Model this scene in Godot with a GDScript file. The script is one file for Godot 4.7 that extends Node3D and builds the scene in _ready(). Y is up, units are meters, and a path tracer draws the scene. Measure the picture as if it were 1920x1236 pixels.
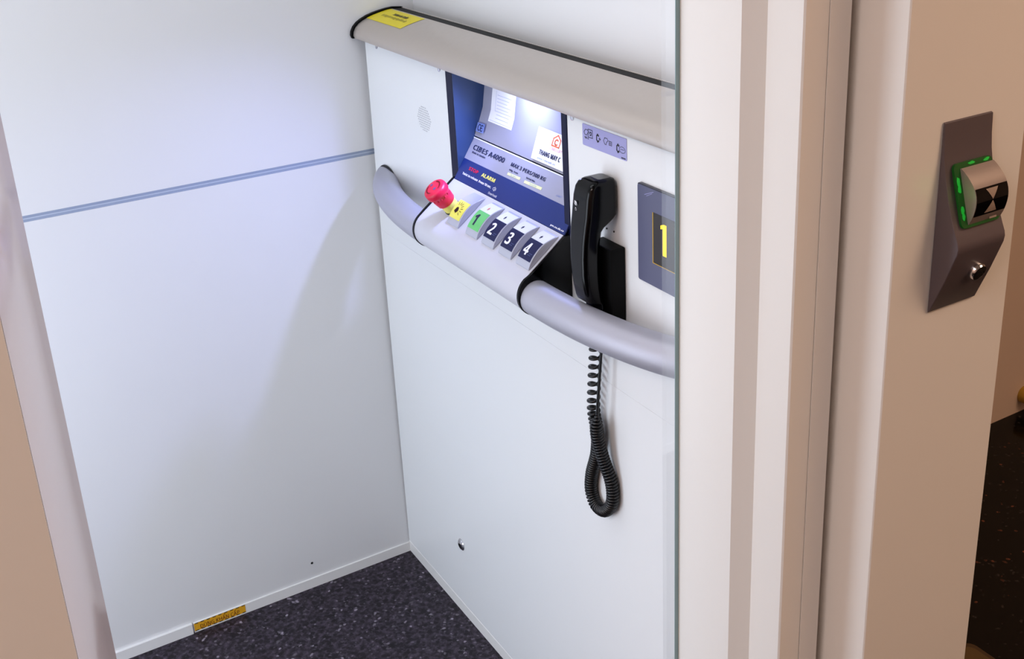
extends Node3D

# Platform lift seen through its open landing door. y up, metres. The far corner of the lift floor is the origin:
# back wall x = 0, control wall z = 0 (facing +z), landing door frame around x = 1.02 .. 1.26.

var mats := {}
var used := {}
var fonts := {}

# ------------------------------------------------------------------ set-up
func _ready() -> void:
	setup_camera()
	setup_light()
	make_materials()
	build_structure()
	build_panel()
	build_header()
	build_console()
	build_handrail()
	build_buttons()
	build_emergency_stop()
	build_notices()
	build_phone()
	build_display()
	build_call_station()
	build_small_things()

func setup_camera() -> void:
	var cam := Camera3D.new()
	cam.name = "camera"
	add_child(cam)
	cam.projection = Camera3D.PROJECTION_FRUSTUM
	cam.near = 0.05
	cam.far = 50.0
	cam.size = 0.576278 * cam.near
	cam.frustum_offset = Vector2(-0.026726, -0.078042) * cam.near
	var right := Vector3(0.52175, -0.03996, -0.85216)
	var up := Vector3(-0.28278, 0.93433, -0.21695)
	var fwd := Vector3(-0.80486, -0.35417, -0.47619)
	cam.transform = Transform3D(Basis(right, up, -fwd).orthonormalized(), Vector3(2.05093, 1.5656, 0.82907))
	cam.current = true

func setup_light() -> void:
	var env := Environment.new()
	env.background_mode = Environment.BG_COLOR
	env.background_color = Color(0.02, 0.02, 0.02)
	env.tonemap_mode = Environment.TONE_MAPPER_LINEAR
	env.tonemap_exposure = 1.0
	env.sdfgi_enabled = true
	env.ssao_enabled = true
	env.ssil_enabled = true
	var we := WorldEnvironment.new()
	we.name = "environment"
	we.environment = env
	add_child(we)
	# warm ceiling panel of the landing; the second one is an added fill
	area_light("landing_light_and_fill", Vector3(2.7, 2.66, -1.3), Vector3(0, -1, 0), Vector2(1.2, 1.2), Color(1.0, 0.81, 0.64), 3.5)
	area_light("landing_light_and_fill", Vector3(2.2, 2.66, 2.4), Vector3(0, -1, 0), Vector2(1.2, 1.2), Color(1.0, 0.93, 0.91), 4.3)
	# area light at an added, unseen side slot, standing in for daylight
	area_light("added_side_light", Vector3(0.60, 0.75, 1.44), Vector3(0, 0, -1), Vector2(0.60, 1.2), Color(0.83, 0.91, 1.0), 0.84)
	# lift ceiling panel
	area_light("lift_ceiling_light", Vector3(0.55, 2.36, 0.75), Vector3(0, -1, 0), Vector2(0.7, 0.9), Color(0.90, 0.95, 1.0), 0.34)

func area_light(called: String, at: Vector3, towards: Vector3, size: Vector2, col: Color, energy: float, parent: Node = self) -> void:
	var l := AreaLight3D.new()
	l.name = called
	parent.add_child(l, true)
	l.area_size = size
	l.area_normalize_energy = true
	l.light_color = col
	l.light_energy = energy
	l.area_range = 12.0
	l.shadow_enabled = true
	var z := -towards.normalized()
	var x := Vector3.UP.cross(z) if absf(z.y) < 0.9 else Vector3.RIGHT
	x = x.normalized()
	l.transform = Transform3D(Basis(x, z.cross(x), z), at)

# ------------------------------------------------------------------ materials
func mat(key: String, col: Color, rough := 0.5, metal := 0.0, spec := 0.5) -> StandardMaterial3D:
	var m := StandardMaterial3D.new()
	m.resource_name = key
	m.albedo_color = col
	m.roughness = rough
	m.metallic = metal
	m.metallic_specular = spec
	mats[key] = m
	return m

func glow(key: String, col: Color, emis: Color, energy: float) -> void:
	var m := mat(key, col, 0.4)
	m.emission_enabled = true
	m.emission = emis
	m.emission_energy_multiplier = energy

func noise_tex(freq: float, lo: Color, hi: Color, sd: int, size := 512, oct := 4, normal := false) -> NoiseTexture2D:
	var n := FastNoiseLite.new()
	n.seed = sd
	n.frequency = freq
	n.fractal_octaves = oct
	var t := NoiseTexture2D.new()
	t.width = size
	t.height = size
	t.seamless = true
	t.noise = n
	if normal:
		t.as_normal_map = true
		t.bump_strength = 1.0
	else:
		var g := Gradient.new()
		g.set_color(0, lo)
		g.set_color(1, hi)
		t.color_ramp = g
	return t

func speckle(sd: int, base: Color, var_amt: float, specks: Array) -> ImageTexture:
	var rng := RandomNumberGenerator.new()
	rng.seed = sd
	var n := 1024
	var im := Image.create(n, n, false, Image.FORMAT_RGB8)
	var fn := FastNoiseLite.new()
	fn.seed = sd
	fn.frequency = 0.05
	fn.fractal_octaves = 3
	for y in n:
		for x in n:
			var k := 1.0 + var_amt * fn.get_noise_2d(x, y) * 1.6 + var_amt * 0.6 * rng.randf_range(-1, 1)
			im.set_pixel(x, y, Color(base.r * k, base.g * k, base.b * k))
	for s in specks:
		for i in int(s.n):
			var c: Color = s.c
			var k := rng.randf_range(0.6, 1.15)
			var cx := rng.randi_range(0, n - 1)
			var cy := rng.randi_range(0, n - 1)
			var blobs := rng.randi_range(1, 4)
			for b in blobs:
				var r: float = rng.randf_range(s.r0, s.r1)
				var bx := cx + rng.randi_range(-int(s.r1), int(s.r1)) * (1 if b > 0 else 0)
				var by := cy + rng.randi_range(-int(s.r1), int(s.r1)) * (1 if b > 0 else 0)
				for dy in range(-int(r) - 1, int(r) + 2):
					for dx in range(-int(r) - 1, int(r) + 2):
						if dx * dx + dy * dy <= r * r:
							var px := posmod(bx + dx, n)
							var py := posmod(by + dy, n)
							im.set_pixel(px, py, im.get_pixel(px, py).lerp(Color(c.r * k, c.g * k, c.b * k), s.a))
	return ImageTexture.create_from_image(im)

func make_materials() -> void:
	mat("wall_white", Color(0.90, 0.90, 0.905), 0.28)
	mat("panel_white", Color(0.905, 0.912, 0.92), 0.28, 0.0, 0.3)
	mat("trim_white", Color(0.93, 0.925, 0.92), 0.25)
	mat("trim_groove", Color(0.80, 0.72, 0.60), 0.4)
	mat("joint_grey", Color(0.63, 0.68, 0.77), 0.4, 0.1)
	mat("joint_ridge", Color(0.76, 0.80, 0.87), 0.35, 0.1)
	mat("frame_paint", Color(0.93, 0.92, 0.905), 0.3)
	mat("gloss_paint", Color(0.94, 0.92, 0.95), 0.12, 0.22, 0.7)
	var fl := mat("lift_floor", Color(1, 1, 1), 0.42, 0.0, 0.35)
	fl.albedo_texture = speckle(3, Color(0.20, 0.172, 0.212), 0.45, [
		{"n": 2600, "c": Color(0.10, 0.085, 0.11), "r0": 2.0, "r1": 6.0, "a": 0.7},
		{"n": 1500, "c": Color(0.40, 0.37, 0.42), "r0": 1.0, "r1": 3.5, "a": 0.7},
		{"n": 420, "c": Color(0.58, 0.55, 0.60), "r0": 1.5, "r1": 4.5, "a": 0.7}])
	fl.uv1_triplanar = true
	fl.uv1_world_triplanar = true
	fl.uv1_scale = Vector3(1.45, 1.45, 1.45)
	var gr := mat("granite", Color(1, 1, 1), 0.10, 0.0, 0.28)
	gr.albedo_texture = speckle(9, Color(0.035, 0.036, 0.038), 0.4, [
		{"n": 900, "c": Color(0.20, 0.19, 0.19), "r0": 1.0, "r1": 4.0, "a": 0.7},
		{"n": 110, "c": Color(0.48, 0.29, 0.22), "r0": 1.5, "r1": 5.0, "a": 0.7}])
	gr.uv1_triplanar = true
	gr.uv1_world_triplanar = true
	gr.uv1_scale = Vector3(1.3, 1.3, 1.3)
	mat("landing_wall", Color(0.84, 0.76, 0.70), 0.7)
	mat("landing_ceiling", Color(0.88, 0.86, 0.83), 0.8)
	var si := mat("header_silver", Color(0.775, 0.74, 0.71), 0.42, 0.55)
	si.roughness_texture = noise_tex(0.02, Color(0.8, 0.8, 0.8), Color(1, 1, 1), 21)
	si.uv1_triplanar = true
	si.uv1_scale = Vector3(6, 6, 6)
	mat("rail_silver", Color(0.70, 0.70, 0.75), 0.5, 0.35)
	mat("console_silver", Color(0.80, 0.80, 0.84), 0.42, 0.12)
	mat("plate_light", Color(0.60, 0.60, 0.66), 0.5)
	mat("plate_blue", Color(0.11, 0.18, 0.43), 0.4, 0.0, 0.4)
	mat("recess_blue", Color(0.19, 0.27, 0.40), 0.3, 0.2)
	mat("frame_navy", Color(0.03, 0.05, 0.18), 0.4, 0.0, 0.3)
	mat("black_gloss", Color(0.010, 0.010, 0.016), 0.13, 0.0, 0.33)
	mat("black_matt", Color(0.012, 0.011, 0.011), 0.55, 0.0, 0.25)
	mat("black_rubber", Color(0.02, 0.02, 0.022), 0.5)
	mat("cord_black", Color(0.02, 0.022, 0.035), 0.35)
	mat("chrome", Color(0.82, 0.82, 0.84), 0.12, 1.0)
	mat("dark_hole", Color(0.05, 0.05, 0.06), 0.6)
	mat("hole_grey", Color(0.33, 0.34, 0.40), 0.6)
	mat("paper_white", Color(0.95, 0.95, 0.96), 0.6)
	mat("paper_line", Color(0.72, 0.74, 0.84), 0.6)
	mat("ink_navy", Color(0.07, 0.11, 0.27), 0.5)
	mat("ink_black", Color(0.05, 0.05, 0.08), 0.5)
	mat("ink_white", Color(0.93, 0.93, 0.95), 0.5)
	mat("ink_red", Color(0.85, 0.08, 0.25), 0.5)
	mat("ink_pale_red", Color(0.85, 0.45, 0.45), 0.5)
	mat("ink_orange", Color(0.90, 0.42, 0.22), 0.5)
	mat("ink_yellow", Color(0.93, 0.90, 0.45), 0.5)
	mat("ink_brown", Color(0.42, 0.12, 0.05), 0.5)
	mat("strip_cream", Color(0.87, 0.88, 0.66), 0.5)
	mat("sticker_yellow", Color(0.90, 0.83, 0.06), 0.45)
	mat("sticker_orange", Color(0.90, 0.66, 0.14), 0.45)
	mat("sticker_lilac", Color(0.62, 0.62, 0.82), 0.4)
	mat("label_yellow", Color(0.90, 0.88, 0.38), 0.4)
	mat("label_green", Color(0.42, 0.78, 0.46), 0.4)
	mat("label_navy", Color(0.07, 0.09, 0.28), 0.4, 0.0, 0.4)
	mat("button_silver", Color(0.72, 0.73, 0.79), 0.4, 0.15)
	mat("button_white", Color(0.90, 0.91, 0.94), 0.4)
	mat("stop_red", Color(0.86, 0.09, 0.26), 0.42)
	mat("stop_red_dark", Color(0.52, 0.02, 0.12), 0.42)
	mat("stop_grey", Color(0.36, 0.30, 0.50), 0.4)
	mat("collar_yellow", Color(0.90, 0.86, 0.42), 0.45)
	mat("ce_blue", Color(0.46, 0.53, 0.76), 0.45)
	mat("display_grey", Color(0.34, 0.35, 0.46), 0.3)
	mat("display_edge", Color(0.19, 0.19, 0.24), 0.4)
	mat("display_window", Color(0.10, 0.05, 0.04), 0.15)
	glow("display_amber", Color(0.9, 0.75, 0.05), Color(1.0, 0.86, 0.03), 0.85)
	glow("display_edge_glow", Color(0.6, 0.5, 0.08), Color(0.85, 0.66, 0.06), 0.5)
	mat("call_housing", Color(0.36, 0.32, 0.34), 0.45, 0.1)
	mat("call_cap", Color(0.58, 0.53, 0.51), 0.42, 0.25)
	mat("call_mark", Color(0.62, 0.55, 0.50), 0.4)
	glow("call_ring", Color(0.05, 0.25, 0.09), Color(0.04, 0.75, 0.16), 0.035)
	glow("call_spot", Color(0.1, 0.5, 0.2), Color(0.10, 0.9, 0.25), 0.28)
	mat("brass", Color(0.72, 0.58, 0.22), 0.45, 0.2)
	mat("brass_inner", Color(0.42, 0.30, 0.12), 0.6)
	mat("mat_brown", Color(0.36, 0.29, 0.16), 0.8)
	mat("mat_border", Color(0.28, 0.21, 0.12), 0.8)
	glow("lamp_diffuser", Color(0.9, 0.9, 0.95), Color(0.75, 0.80, 1.0), 3.0)
	glow("light_panel", Color(0.9, 0.9, 0.9), Color(1.0, 0.97, 0.94), 1.5)
	var gl := mat("glass", Color(0.86, 0.92, 0.95, 0.03), 0.03)
	gl.transparency = BaseMaterial3D.TRANSPARENCY_ALPHA
	mat("glass_edge", Color(0.56, 0.67, 0.69), 0.2)

# ------------------------------------------------------------------ mesh helpers
class MB:
	var v := PackedVector3Array()
	var n := PackedVector3Array()
	func tri(a: Vector3, b: Vector3, c: Vector3, na: Vector3, nb: Vector3, nc: Vector3) -> void:
		var f := (b - a).cross(c - a)
		if f.length_squared() < 1e-20:
			return
		if f.dot(na + nb + nc) > 0.0:
			v.append_array([a, c, b])
			n.append_array([na, nc, nb])
		else:
			v.append_array([a, b, c])
			n.append_array([na, nb, nc])
	func quad(a: Vector3, b: Vector3, c: Vector3, d: Vector3, na: Vector3, nb: Vector3, nc: Vector3, nd: Vector3) -> void:
		tri(a, b, c, na, nb, nc)
		tri(a, c, d, na, nc, nd)
	func flat(a: Vector3, b: Vector3, c: Vector3, d: Vector3, nn: Vector3) -> void:
		quad(a, b, c, d, nn, nn, nn, nn)
	func done() -> ArrayMesh:
		var arr := []
		arr.resize(Mesh.ARRAY_MAX)
		arr[Mesh.ARRAY_VERTEX] = v
		arr[Mesh.ARRAY_NORMAL] = n
		var m := ArrayMesh.new()
		m.add_surface_from_arrays(Mesh.PRIMITIVE_TRIANGLES, arr)
		return m

func put(mesh: Mesh, called: String, material: String, parent: Node = self) -> MeshInstance3D:
	var o := MeshInstance3D.new()
	o.mesh = mesh
	if parent == self:
		o.name = numbered(called)
	else:
		o.name = called
	o.material_override = mats[material]
	o.cast_shadow = GeometryInstance3D.SHADOW_CASTING_SETTING_DOUBLE_SIDED
	parent.add_child(o, true)
	return o

func numbered(called: String) -> String:
	used[called] = used.get(called, -1) + 1
	return called if used[called] == 0 else "%s_%03d" % [called, used[called]]

func thing(called: String, label: String, category: String, group := "") -> Node3D:
	var o := Node3D.new()
	o.name = numbered(called)
	add_child(o)
	tag(o, label, category, group)
	return o

func tag(o: Node, label: String, category: String, group := "") -> Node:
	o.set_meta("label", label)
	if category != "":
		o.set_meta("category", category)
	if group != "":
		o.set_meta("group", group)
	return o

func structure(o: Node, label: String, category: String) -> Node:
	o.set_meta("kind", "structure")
	return tag(o, label, category)

func group_structure(called: String, label: String, category: String) -> Node3D:
	var o := thing(called, label, category)
	o.set_meta("kind", "structure")
	return o

# extrude a 2D outline (p.x, p.y) between t0 and t1; the plane says what the two axes and the sweep are
func place(plane: String, p: Vector2, t: float) -> Vector3:
	match plane:
		"zy": return Vector3(t, p.y, p.x)      # outline in (z, y), swept along x
		"xy": return Vector3(p.x, p.y, t)      # outline in (x, y), swept along z
		"xz": return Vector3(p.x, t, p.y)      # outline in (x, z), swept along y
		_: return Vector3(p.x, p.y, t)

func extrude(mb: MB, plane: String, pts: PackedVector2Array, t0: float, t1: float, bevel := 0.0) -> MB:
	var q := pts.duplicate()
	if Geometry2D.is_polygon_clockwise(q):
		q.reverse()
	var m := q.size()
	var en := []
	for i in m:
		var d := (q[(i + 1) % m] - q[i]).normalized()
		en.append(Vector2(d.y, -d.x))
	var inner := q
	if bevel > 0.0:
		var off := Geometry2D.offset_polygon(q, -bevel, Geometry2D.JOIN_MITER)
		inner = PackedVector2Array()
		for i in m:
			var e0: Vector2 = en[(i + m - 1) % m]
			var e1: Vector2 = en[i]
			var k := 1.0 + e0.dot(e1)
			inner.append(q[i] - (e0 + e1) * (bevel / maxf(k, 0.3)))
	var b0 := t0 + bevel * signf(t1 - t0)
	var b1 := t1 - bevel * signf(t1 - t0)
	var dirv := place(plane, Vector2.ZERO, 1.0) * signf(t1 - t0)
	for i in m:
		var j := (i + 1) % m
		var ni := place(plane, vnorm(en, i, i, m), 0)
		var nj := place(plane, vnorm(en, j, i, m), 0)
		mb.quad(place(plane, q[i], b0), place(plane, q[j], b0), place(plane, q[j], b1), place(plane, q[i], b1), ni, nj, nj, ni)
		if bevel > 0.0:
			var e := place(plane, en[i], 0)
			mb.flat(place(plane, q[i], b1), place(plane, q[j], b1), place(plane, inner[j], t1), place(plane, inner[i], t1), (e + dirv).normalized())
			mb.flat(place(plane, q[i], b0), place(plane, q[j], b0), place(plane, inner[j], t0), place(plane, inner[i], t0), (e - dirv).normalized())
	var idx := Geometry2D.triangulate_polygon(inner)
	for k in range(0, idx.size(), 3):
		mb.tri(place(plane, inner[idx[k]], t1), place(plane, inner[idx[k + 1]], t1), place(plane, inner[idx[k + 2]], t1), dirv, dirv, dirv)
		mb.tri(place(plane, inner[idx[k]], t0), place(plane, inner[idx[k + 1]], t0), place(plane, inner[idx[k + 2]], t0), -dirv, -dirv, -dirv)
	return mb

func vnorm(en: Array, vertex: int, edge: int, m: int) -> Vector2:
	var other := (vertex + m - 1) % m if vertex == edge else vertex
	var a: Vector2 = en[edge]
	var b: Vector2 = en[other]
	return (a + b).normalized() if a.dot(b) > 0.8 else a

func rect(x0: float, y0: float, x1: float, y1: float, r := 0.0, seg := 5) -> PackedVector2Array:
	if r <= 0.0:
		return PackedVector2Array([Vector2(x0, y0), Vector2(x1, y0), Vector2(x1, y1), Vector2(x0, y1)])
	var out := PackedVector2Array()
	var cs := [Vector2(x0 + r, y0 + r), Vector2(x1 - r, y0 + r), Vector2(x1 - r, y1 - r), Vector2(x0 + r, y1 - r)]
	for c in 4:
		for k in seg + 1:
			var a := PI + c * PI / 2 + k * PI / 2 / seg
			out.append(cs[c] + Vector2(cos(a), sin(a)) * r)
	return out

func box(a: Vector3, b: Vector3, bevel := 0.0) -> Mesh:
	return extrude(MB.new(), "xy", rect(minf(a.x, b.x), minf(a.y, b.y), maxf(a.x, b.x), maxf(a.y, b.y)), minf(a.z, b.z), maxf(a.z, b.z), bevel).done()

# lathe: profile of (radius, height) about an axis
func lathe(mb: MB, profile: Array, base: Vector3, axis: Vector3, seg := 32) -> MB:
	var w := axis.normalized()
	var u := w.cross(Vector3(0.31, 0.2, 0.93)).normalized()
	var t := w.cross(u)
	var m := profile.size()
	var en := []
	for i in m - 1:
		var d: Vector2 = (profile[i + 1] - profile[i])
		en.append(Vector2(d.y, -d.x).normalized())
	for i in m - 1:
		var n0: Vector2 = en[i]
		var n1: Vector2 = en[i]
		if i > 0 and en[i - 1].dot(en[i]) > 0.75:
			n0 = (en[i - 1] + en[i]).normalized()
		if i < m - 2 and en[i + 1].dot(en[i]) > 0.75:
			n1 = (en[i + 1] + en[i]).normalized()
		for k in seg:
			var d0 := u * cos(TAU * k / seg) + t * sin(TAU * k / seg)
			var d1 := u * cos(TAU * (k + 1) / seg) + t * sin(TAU * (k + 1) / seg)
			var p: Vector2 = profile[i]
			var q: Vector2 = profile[i + 1]
			mb.quad(base + d0 * p.x + w * p.y, base + d1 * p.x + w * p.y, base + d1 * q.x + w * q.y, base + d0 * q.x + w * q.y,
				d0 * n0.x + w * n0.y, d1 * n0.x + w * n0.y, d1 * n1.x + w * n1.y, d0 * n1.x + w * n1.y)
	return mb

# tube along a path with parallel transport
func tube(mb: MB, path: PackedVector3Array, radius: float, seg := 10, caps := true) -> MB:
	var m := path.size()
	var rings := []
	var u := Vector3.ZERO
	for i in m:
		var d := (path[mini(i + 1, m - 1)] - path[maxi(i - 1, 0)]).normalized()
		if i == 0:
			u = d.cross(Vector3(0.2, 0.3, 0.93)).normalized()
		else:
			u = (u - d * u.dot(d)).normalized()
		var t := d.cross(u)
		var ring := PackedVector3Array()
		for k in seg:
			ring.append(u * cos(TAU * k / seg) + t * sin(TAU * k / seg))
		rings.append(ring)
	for i in m - 1:
		var r0: PackedVector3Array = rings[i]
		var r1: PackedVector3Array = rings[i + 1]
		for k in seg:
			var j := (k + 1) % seg
			mb.quad(path[i] + r0[k] * radius, path[i] + r0[j] * radius, path[i + 1] + r1[j] * radius, path[i + 1] + r1[k] * radius, r0[k], r0[j], r1[j], r1[k])
	if caps:
		for e in [[0, 1], [m - 1, m - 2]]:
			var nn: Vector3 = (path[e[0]] - path[e[1]]).normalized()
			var r: PackedVector3Array = rings[e[0]]
			for k in seg:
				mb.tri(path[e[0]], path[e[0]] + r[k] * radius, path[e[0]] + r[(k + 1) % seg] * radius, nn, nn, nn)
	return mb

func bezier(p0: Vector3, p1: Vector3, p2: Vector3, p3: Vector3, n: int) -> PackedVector3Array:
	var out := PackedVector3Array()
	for i in n + 1:
		out.append(p0.bezier_interpolate(p1, p2, p3, float(i) / n))
	return out

# a flat frame to draw on: origin, right, up; out is right x up
func frame(origin: Vector3, right: Vector3, up: Vector3) -> Callable:
	var r := right.normalized()
	var u := up.normalized()
	var w := r.cross(u)
	return func(a: float, b: float, c: float) -> Vector3: return origin + r * a + u * b + w * c

# flat prints: polygons, strokes and lettering drawn in a frame, as thin raised ink
func ink_poly(mb: MB, pts: Array, f: Callable, h := 0.0003) -> MB:
	var q := PackedVector2Array(pts)
	var nn: Vector3 = (f.call(0.0, 0.0, 1.0) - f.call(0.0, 0.0, 0.0)).normalized()
	var idx := Geometry2D.triangulate_polygon(q)
	for k in range(0, idx.size(), 3):
		var a := q[idx[k]]
		var b := q[idx[k + 1]]
		var c := q[idx[k + 2]]
		mb.tri(f.call(a.x, a.y, h), f.call(b.x, b.y, h), f.call(c.x, c.y, h), nn, nn, nn)
	return mb

func ink_line(mb: MB, pts: Array, w: float, f: Callable, h := 0.0004) -> MB:
	for i in pts.size() - 1:
		var a: Vector2 = pts[i]
		var b: Vector2 = pts[i + 1]
		var d := (b - a).normalized() * w * 0.5
		var s := Vector2(-d.y, d.x)
		ink_poly(mb, [a - d + s, a - d - s, b + d - s, b + d + s], f, h)
	return mb

func ink_disc(mb: MB, c: Vector2, r: float, f: Callable, h := 0.0004, seg := 12) -> MB:
	var pts := []
	for k in seg:
		pts.append(c + Vector2(cos(TAU * k / seg), sin(TAU * k / seg)) * r)
	return ink_poly(mb, pts, f, h)

func font(kind: String) -> Font:
	if not fonts.has(kind):
		var s := SystemFont.new()
		s.font_names = PackedStringArray(["Droid Serif" if kind == "serif" else "Droid Sans"])
		s.font_weight = 700 if kind == "bold" else 400
		fonts[kind] = s
	return fonts[kind]

# lettering: fitted into width x height with its lower left corner at (a0, b0) of the frame
func letters(text: String, kind: String, a0: float, b0: float, width: float, height: float, f: Callable, material: String, parent: Node, called := "lettering", h := 0.0005) -> void:
	var t := TextMesh.new()
	t.font = font(kind)
	t.font_size = 48
	t.pixel_size = 0.01
	t.depth = 0.0
	t.curve_step = 1.0
	t.text = text
	var arr := t.surface_get_arrays(0)
	var vs: PackedVector3Array = arr[Mesh.ARRAY_VERTEX]
	var ix: PackedInt32Array = arr[Mesh.ARRAY_INDEX] if arr[Mesh.ARRAY_INDEX] != null else PackedInt32Array(range(vs.size()))
	var lo := Vector3(1e9, 1e9, 1e9)
	var hi := -lo
	for p in vs:
		lo = lo.min(p)
		hi = hi.max(p)
	var sx := width / (hi.x - lo.x)
	var sy := height / (hi.y - lo.y)
	var nn: Vector3 = (f.call(a0, b0, 0.01) - f.call(a0, b0, 0.0)).normalized()
	var mb := MB.new()
	# bold print is laid down twice, a hair apart, for a heavier stroke
	var hair := minf(height * 0.035, 0.0003)
	for shift in ([-hair, hair] if kind == "bold" else [0.0]):
		for k in range(0, ix.size(), 3):
			var tri := []
			for c in 3:
				var p := vs[ix[k + c]]
				tri.append(f.call(a0 + (p.x - lo.x) * sx + shift, b0 + (p.y - lo.y) * sy, h + shift * 0.1))
			mb.tri(tri[0], tri[1], tri[2], nn, nn, nn)
	put(mb.done(), called, material, parent)

# ------------------------------------------------------------------ the setting
func vertical(pts: Array, y0: float, y1: float) -> Mesh:
	return extrude(MB.new(), "xz", PackedVector2Array(pts), y0, y1).done()

func build_structure() -> void:
	structure(put(box(Vector3(-0.05, -0.05, -0.02), Vector3(1.24, 0.0, 1.5)), "floor", "lift_floor"), "dark grey lift floor with pale speckles", "floor")
	structure(put(box(Vector3(0.3, -0.06, -3.2), Vector3(4.6, -0.003, 3.2)), "landing_floor", "granite"), "polished black granite landing floor", "floor")
	# back wall: two panels and the joint profile between them
	var wb := group_structure("wall_back", "white glossy back wall of the lift with a grey joint line", "wall")
	put(box(Vector3(-0.04, -0.05, -0.16), Vector3(0.0, 0.9345, 1.5)), "panel", "wall_white", wb)
	put(box(Vector3(-0.04, 0.9465, -0.16), Vector3(0.0, 2.45, 1.5)), "panel", "wall_white", wb)
	var j := put(box(Vector3(-0.04, 0.9345, -0.16), Vector3(-0.002, 0.9465, 1.5)), "joint_strip", "joint_grey", wb)
	put(box(Vector3(-0.0025, 0.9396, -0.16), Vector3(-0.0008, 0.9414, 1.5)), "ridge", "joint_ridge", j)
	var dot := MB.new()
	lathe(dot, [Vector2(0.0028, 0.0), Vector2(0.0024, 0.0008), Vector2(0.0, 0.0009)], Vector3(0.0, 0.0591, 0.2283), Vector3.RIGHT, 10)
	put(dot.done(), "screw", "dark_hole", wb)
	# control wall above the header, set back
	structure(put(box(Vector3(0.0, 1.0, -0.16), Vector3(1.0725, 2.45, -0.115)), "wall_right", "wall_white"), "white lift wall above the header cover", "wall")
	# far side wall with an added slot for the side light, ceiling, front wall: close the lift
	var ws := group_structure("wall_left", "white lift side wall opposite the controls", "wall")
	put(box(Vector3(0.92, -0.05, 1.46), Vector3(1.3, 2.45, 1.5)), "panel", "wall_white", ws)
	put(box(Vector3(-0.04, -0.05, 1.46), Vector3(0.28, 2.45, 1.5)), "panel", "wall_white", ws)
	put(box(Vector3(0.28, -0.05, 1.46), Vector3(0.92, 0.13, 1.5)), "panel", "wall_white", ws)
	put(box(Vector3(0.28, 1.37, 1.46), Vector3(0.92, 2.45, 1.5)), "panel", "wall_white", ws)
	structure(put(box(Vector3(0.28, 0.13, 1.478), Vector3(0.92, 1.37, 1.484)), "window_1", "light_panel"), "added glowing panel in the unseen side wall of the lift", "window")  # glowing panel added behind the side light
	var lc := group_structure("ceiling", "white lift ceiling with a light panel", "ceiling")
	put(box(Vector3(-0.04, 2.42, -0.16), Vector3(1.26, 2.47, 1.5)), "slab", "wall_white", lc)
	put(box(Vector3(0.2, 2.40, 0.3), Vector3(0.9, 2.42, 1.2)), "light_panel", "light_panel", lc)
	# baseboards
	var bb := group_structure("baseboard_back", "white skirting along the lift's back wall", "baseboard")
	put(box(Vector3(0.0, -0.002, 0.0), Vector3(0.004, 0.0225, 0.492), 0.0008), "strip", "trim_white", bb)
	put(box(Vector3(0.0, -0.002, 0.494), Vector3(0.0065, 0.0235, 1.46), 0.0008), "strip", "trim_white", bb)
	structure(put(box(Vector3(0.001, -0.002, -0.012), Vector3(1.0725, 0.0265, 0.001), 0.0008), "baseboard_right", "trim_white"), "white skirting below the control panel", "baseboard")
	# right door frame: stepped profile, outline in (x, z)
	var tr := group_structure("trim_1", "white stepped door frame right of the lift opening", "door frame")
	var prof := [Vector2(1.0725, 0.068), Vector2(1.1730, 0.068), Vector2(1.1900, 0.0491), Vector2(1.2400, 0.0491), Vector2(1.2418, 0.0473),
		Vector2(1.2418, 0.0171), Vector2(1.2360, 0.0171), Vector2(1.2240, 0.0171), Vector2(1.2240, -0.16), Vector2(1.0725, -0.16)]
	put(vertical(prof, -0.01, 2.3), "inner_frame", "frame_paint", tr)
	# groove bead and outer post
	put(vertical([Vector2(1.224, 0.0159), Vector2(1.2424, 0.0159), Vector2(1.2424, -0.0124), Vector2(1.2266, -0.0272), Vector2(1.224, -0.0272)], -0.01, 2.3), "bead", "frame_paint", tr)
	put(vertical([Vector2(1.2240, -0.0284), Vector2(1.3004, -0.0284), Vector2(1.3017, -0.0298), Vector2(1.3017, -0.2174), Vector2(1.3004, -0.2188), Vector2(1.2240, -0.2188)], -0.01, 2.3), "outer_post", "frame_paint", tr)
	put(vertical([Vector2(1.0725, -0.162), Vector2(1.224, -0.162), Vector2(1.224, -0.218), Vector2(1.0725, -0.218)], -0.01, 2.3), "side_panel", "frame_paint", tr)
	# left door frame: splayed glossy strip and cream casing
	var tl := group_structure("trim_2", "pale door frame left of the lift opening", "door frame")
	put(vertical([Vector2(1.05, 0.7402), Vector2(1.1117, 0.7766), Vector2(1.1060, 0.7793), Vector2(1.085, 0.83), Vector2(1.0, 0.83), Vector2(1.0, 0.7402)], -0.01, 2.3), "splayed_strip", "gloss_paint", tl)
	put(vertical([Vector2(1.1064, 0.7797), Vector2(1.1126, 0.7770), Vector2(1.1150, 0.7774), Vector2(1.1150, 1.499), Vector2(1.1060, 1.499)], -0.01, 2.3), "casing", "frame_paint", tl)
	put(vertical([Vector2(1.0, 0.831), Vector2(1.105, 0.831), Vector2(1.105, 1.459), Vector2(1.0, 1.459)], -0.01, 2.3), "core", "frame_paint", tl)
	# lintel and shaft front above the door, outer shaft side
	structure(put(box(Vector3(1.07, 2.1, -0.22), Vector3(1.3, 2.72, 1.6)), "trim_3", "frame_paint"), "white lintel above the lift door", "door frame")
	structure(put(box(Vector3(1.1, -0.01, 1.5), Vector3(1.26, 2.72, 3.2)), "wall_front", "landing_wall"), "beige landing wall beside the lift", "wall")
	structure(put(box(Vector3(0.3, -0.01, -3.2), Vector3(0.376, 2.72, -0.17)), "wall_far", "landing_wall"), "brownish landing wall beyond the door post", "wall")
	structure(put(box(Vector3(0.376, -0.01, -0.215), Vector3(1.0725, 2.72, -0.165)), "wall_side", "landing_wall"), "outer side wall of the lift shaft", "wall")
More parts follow.
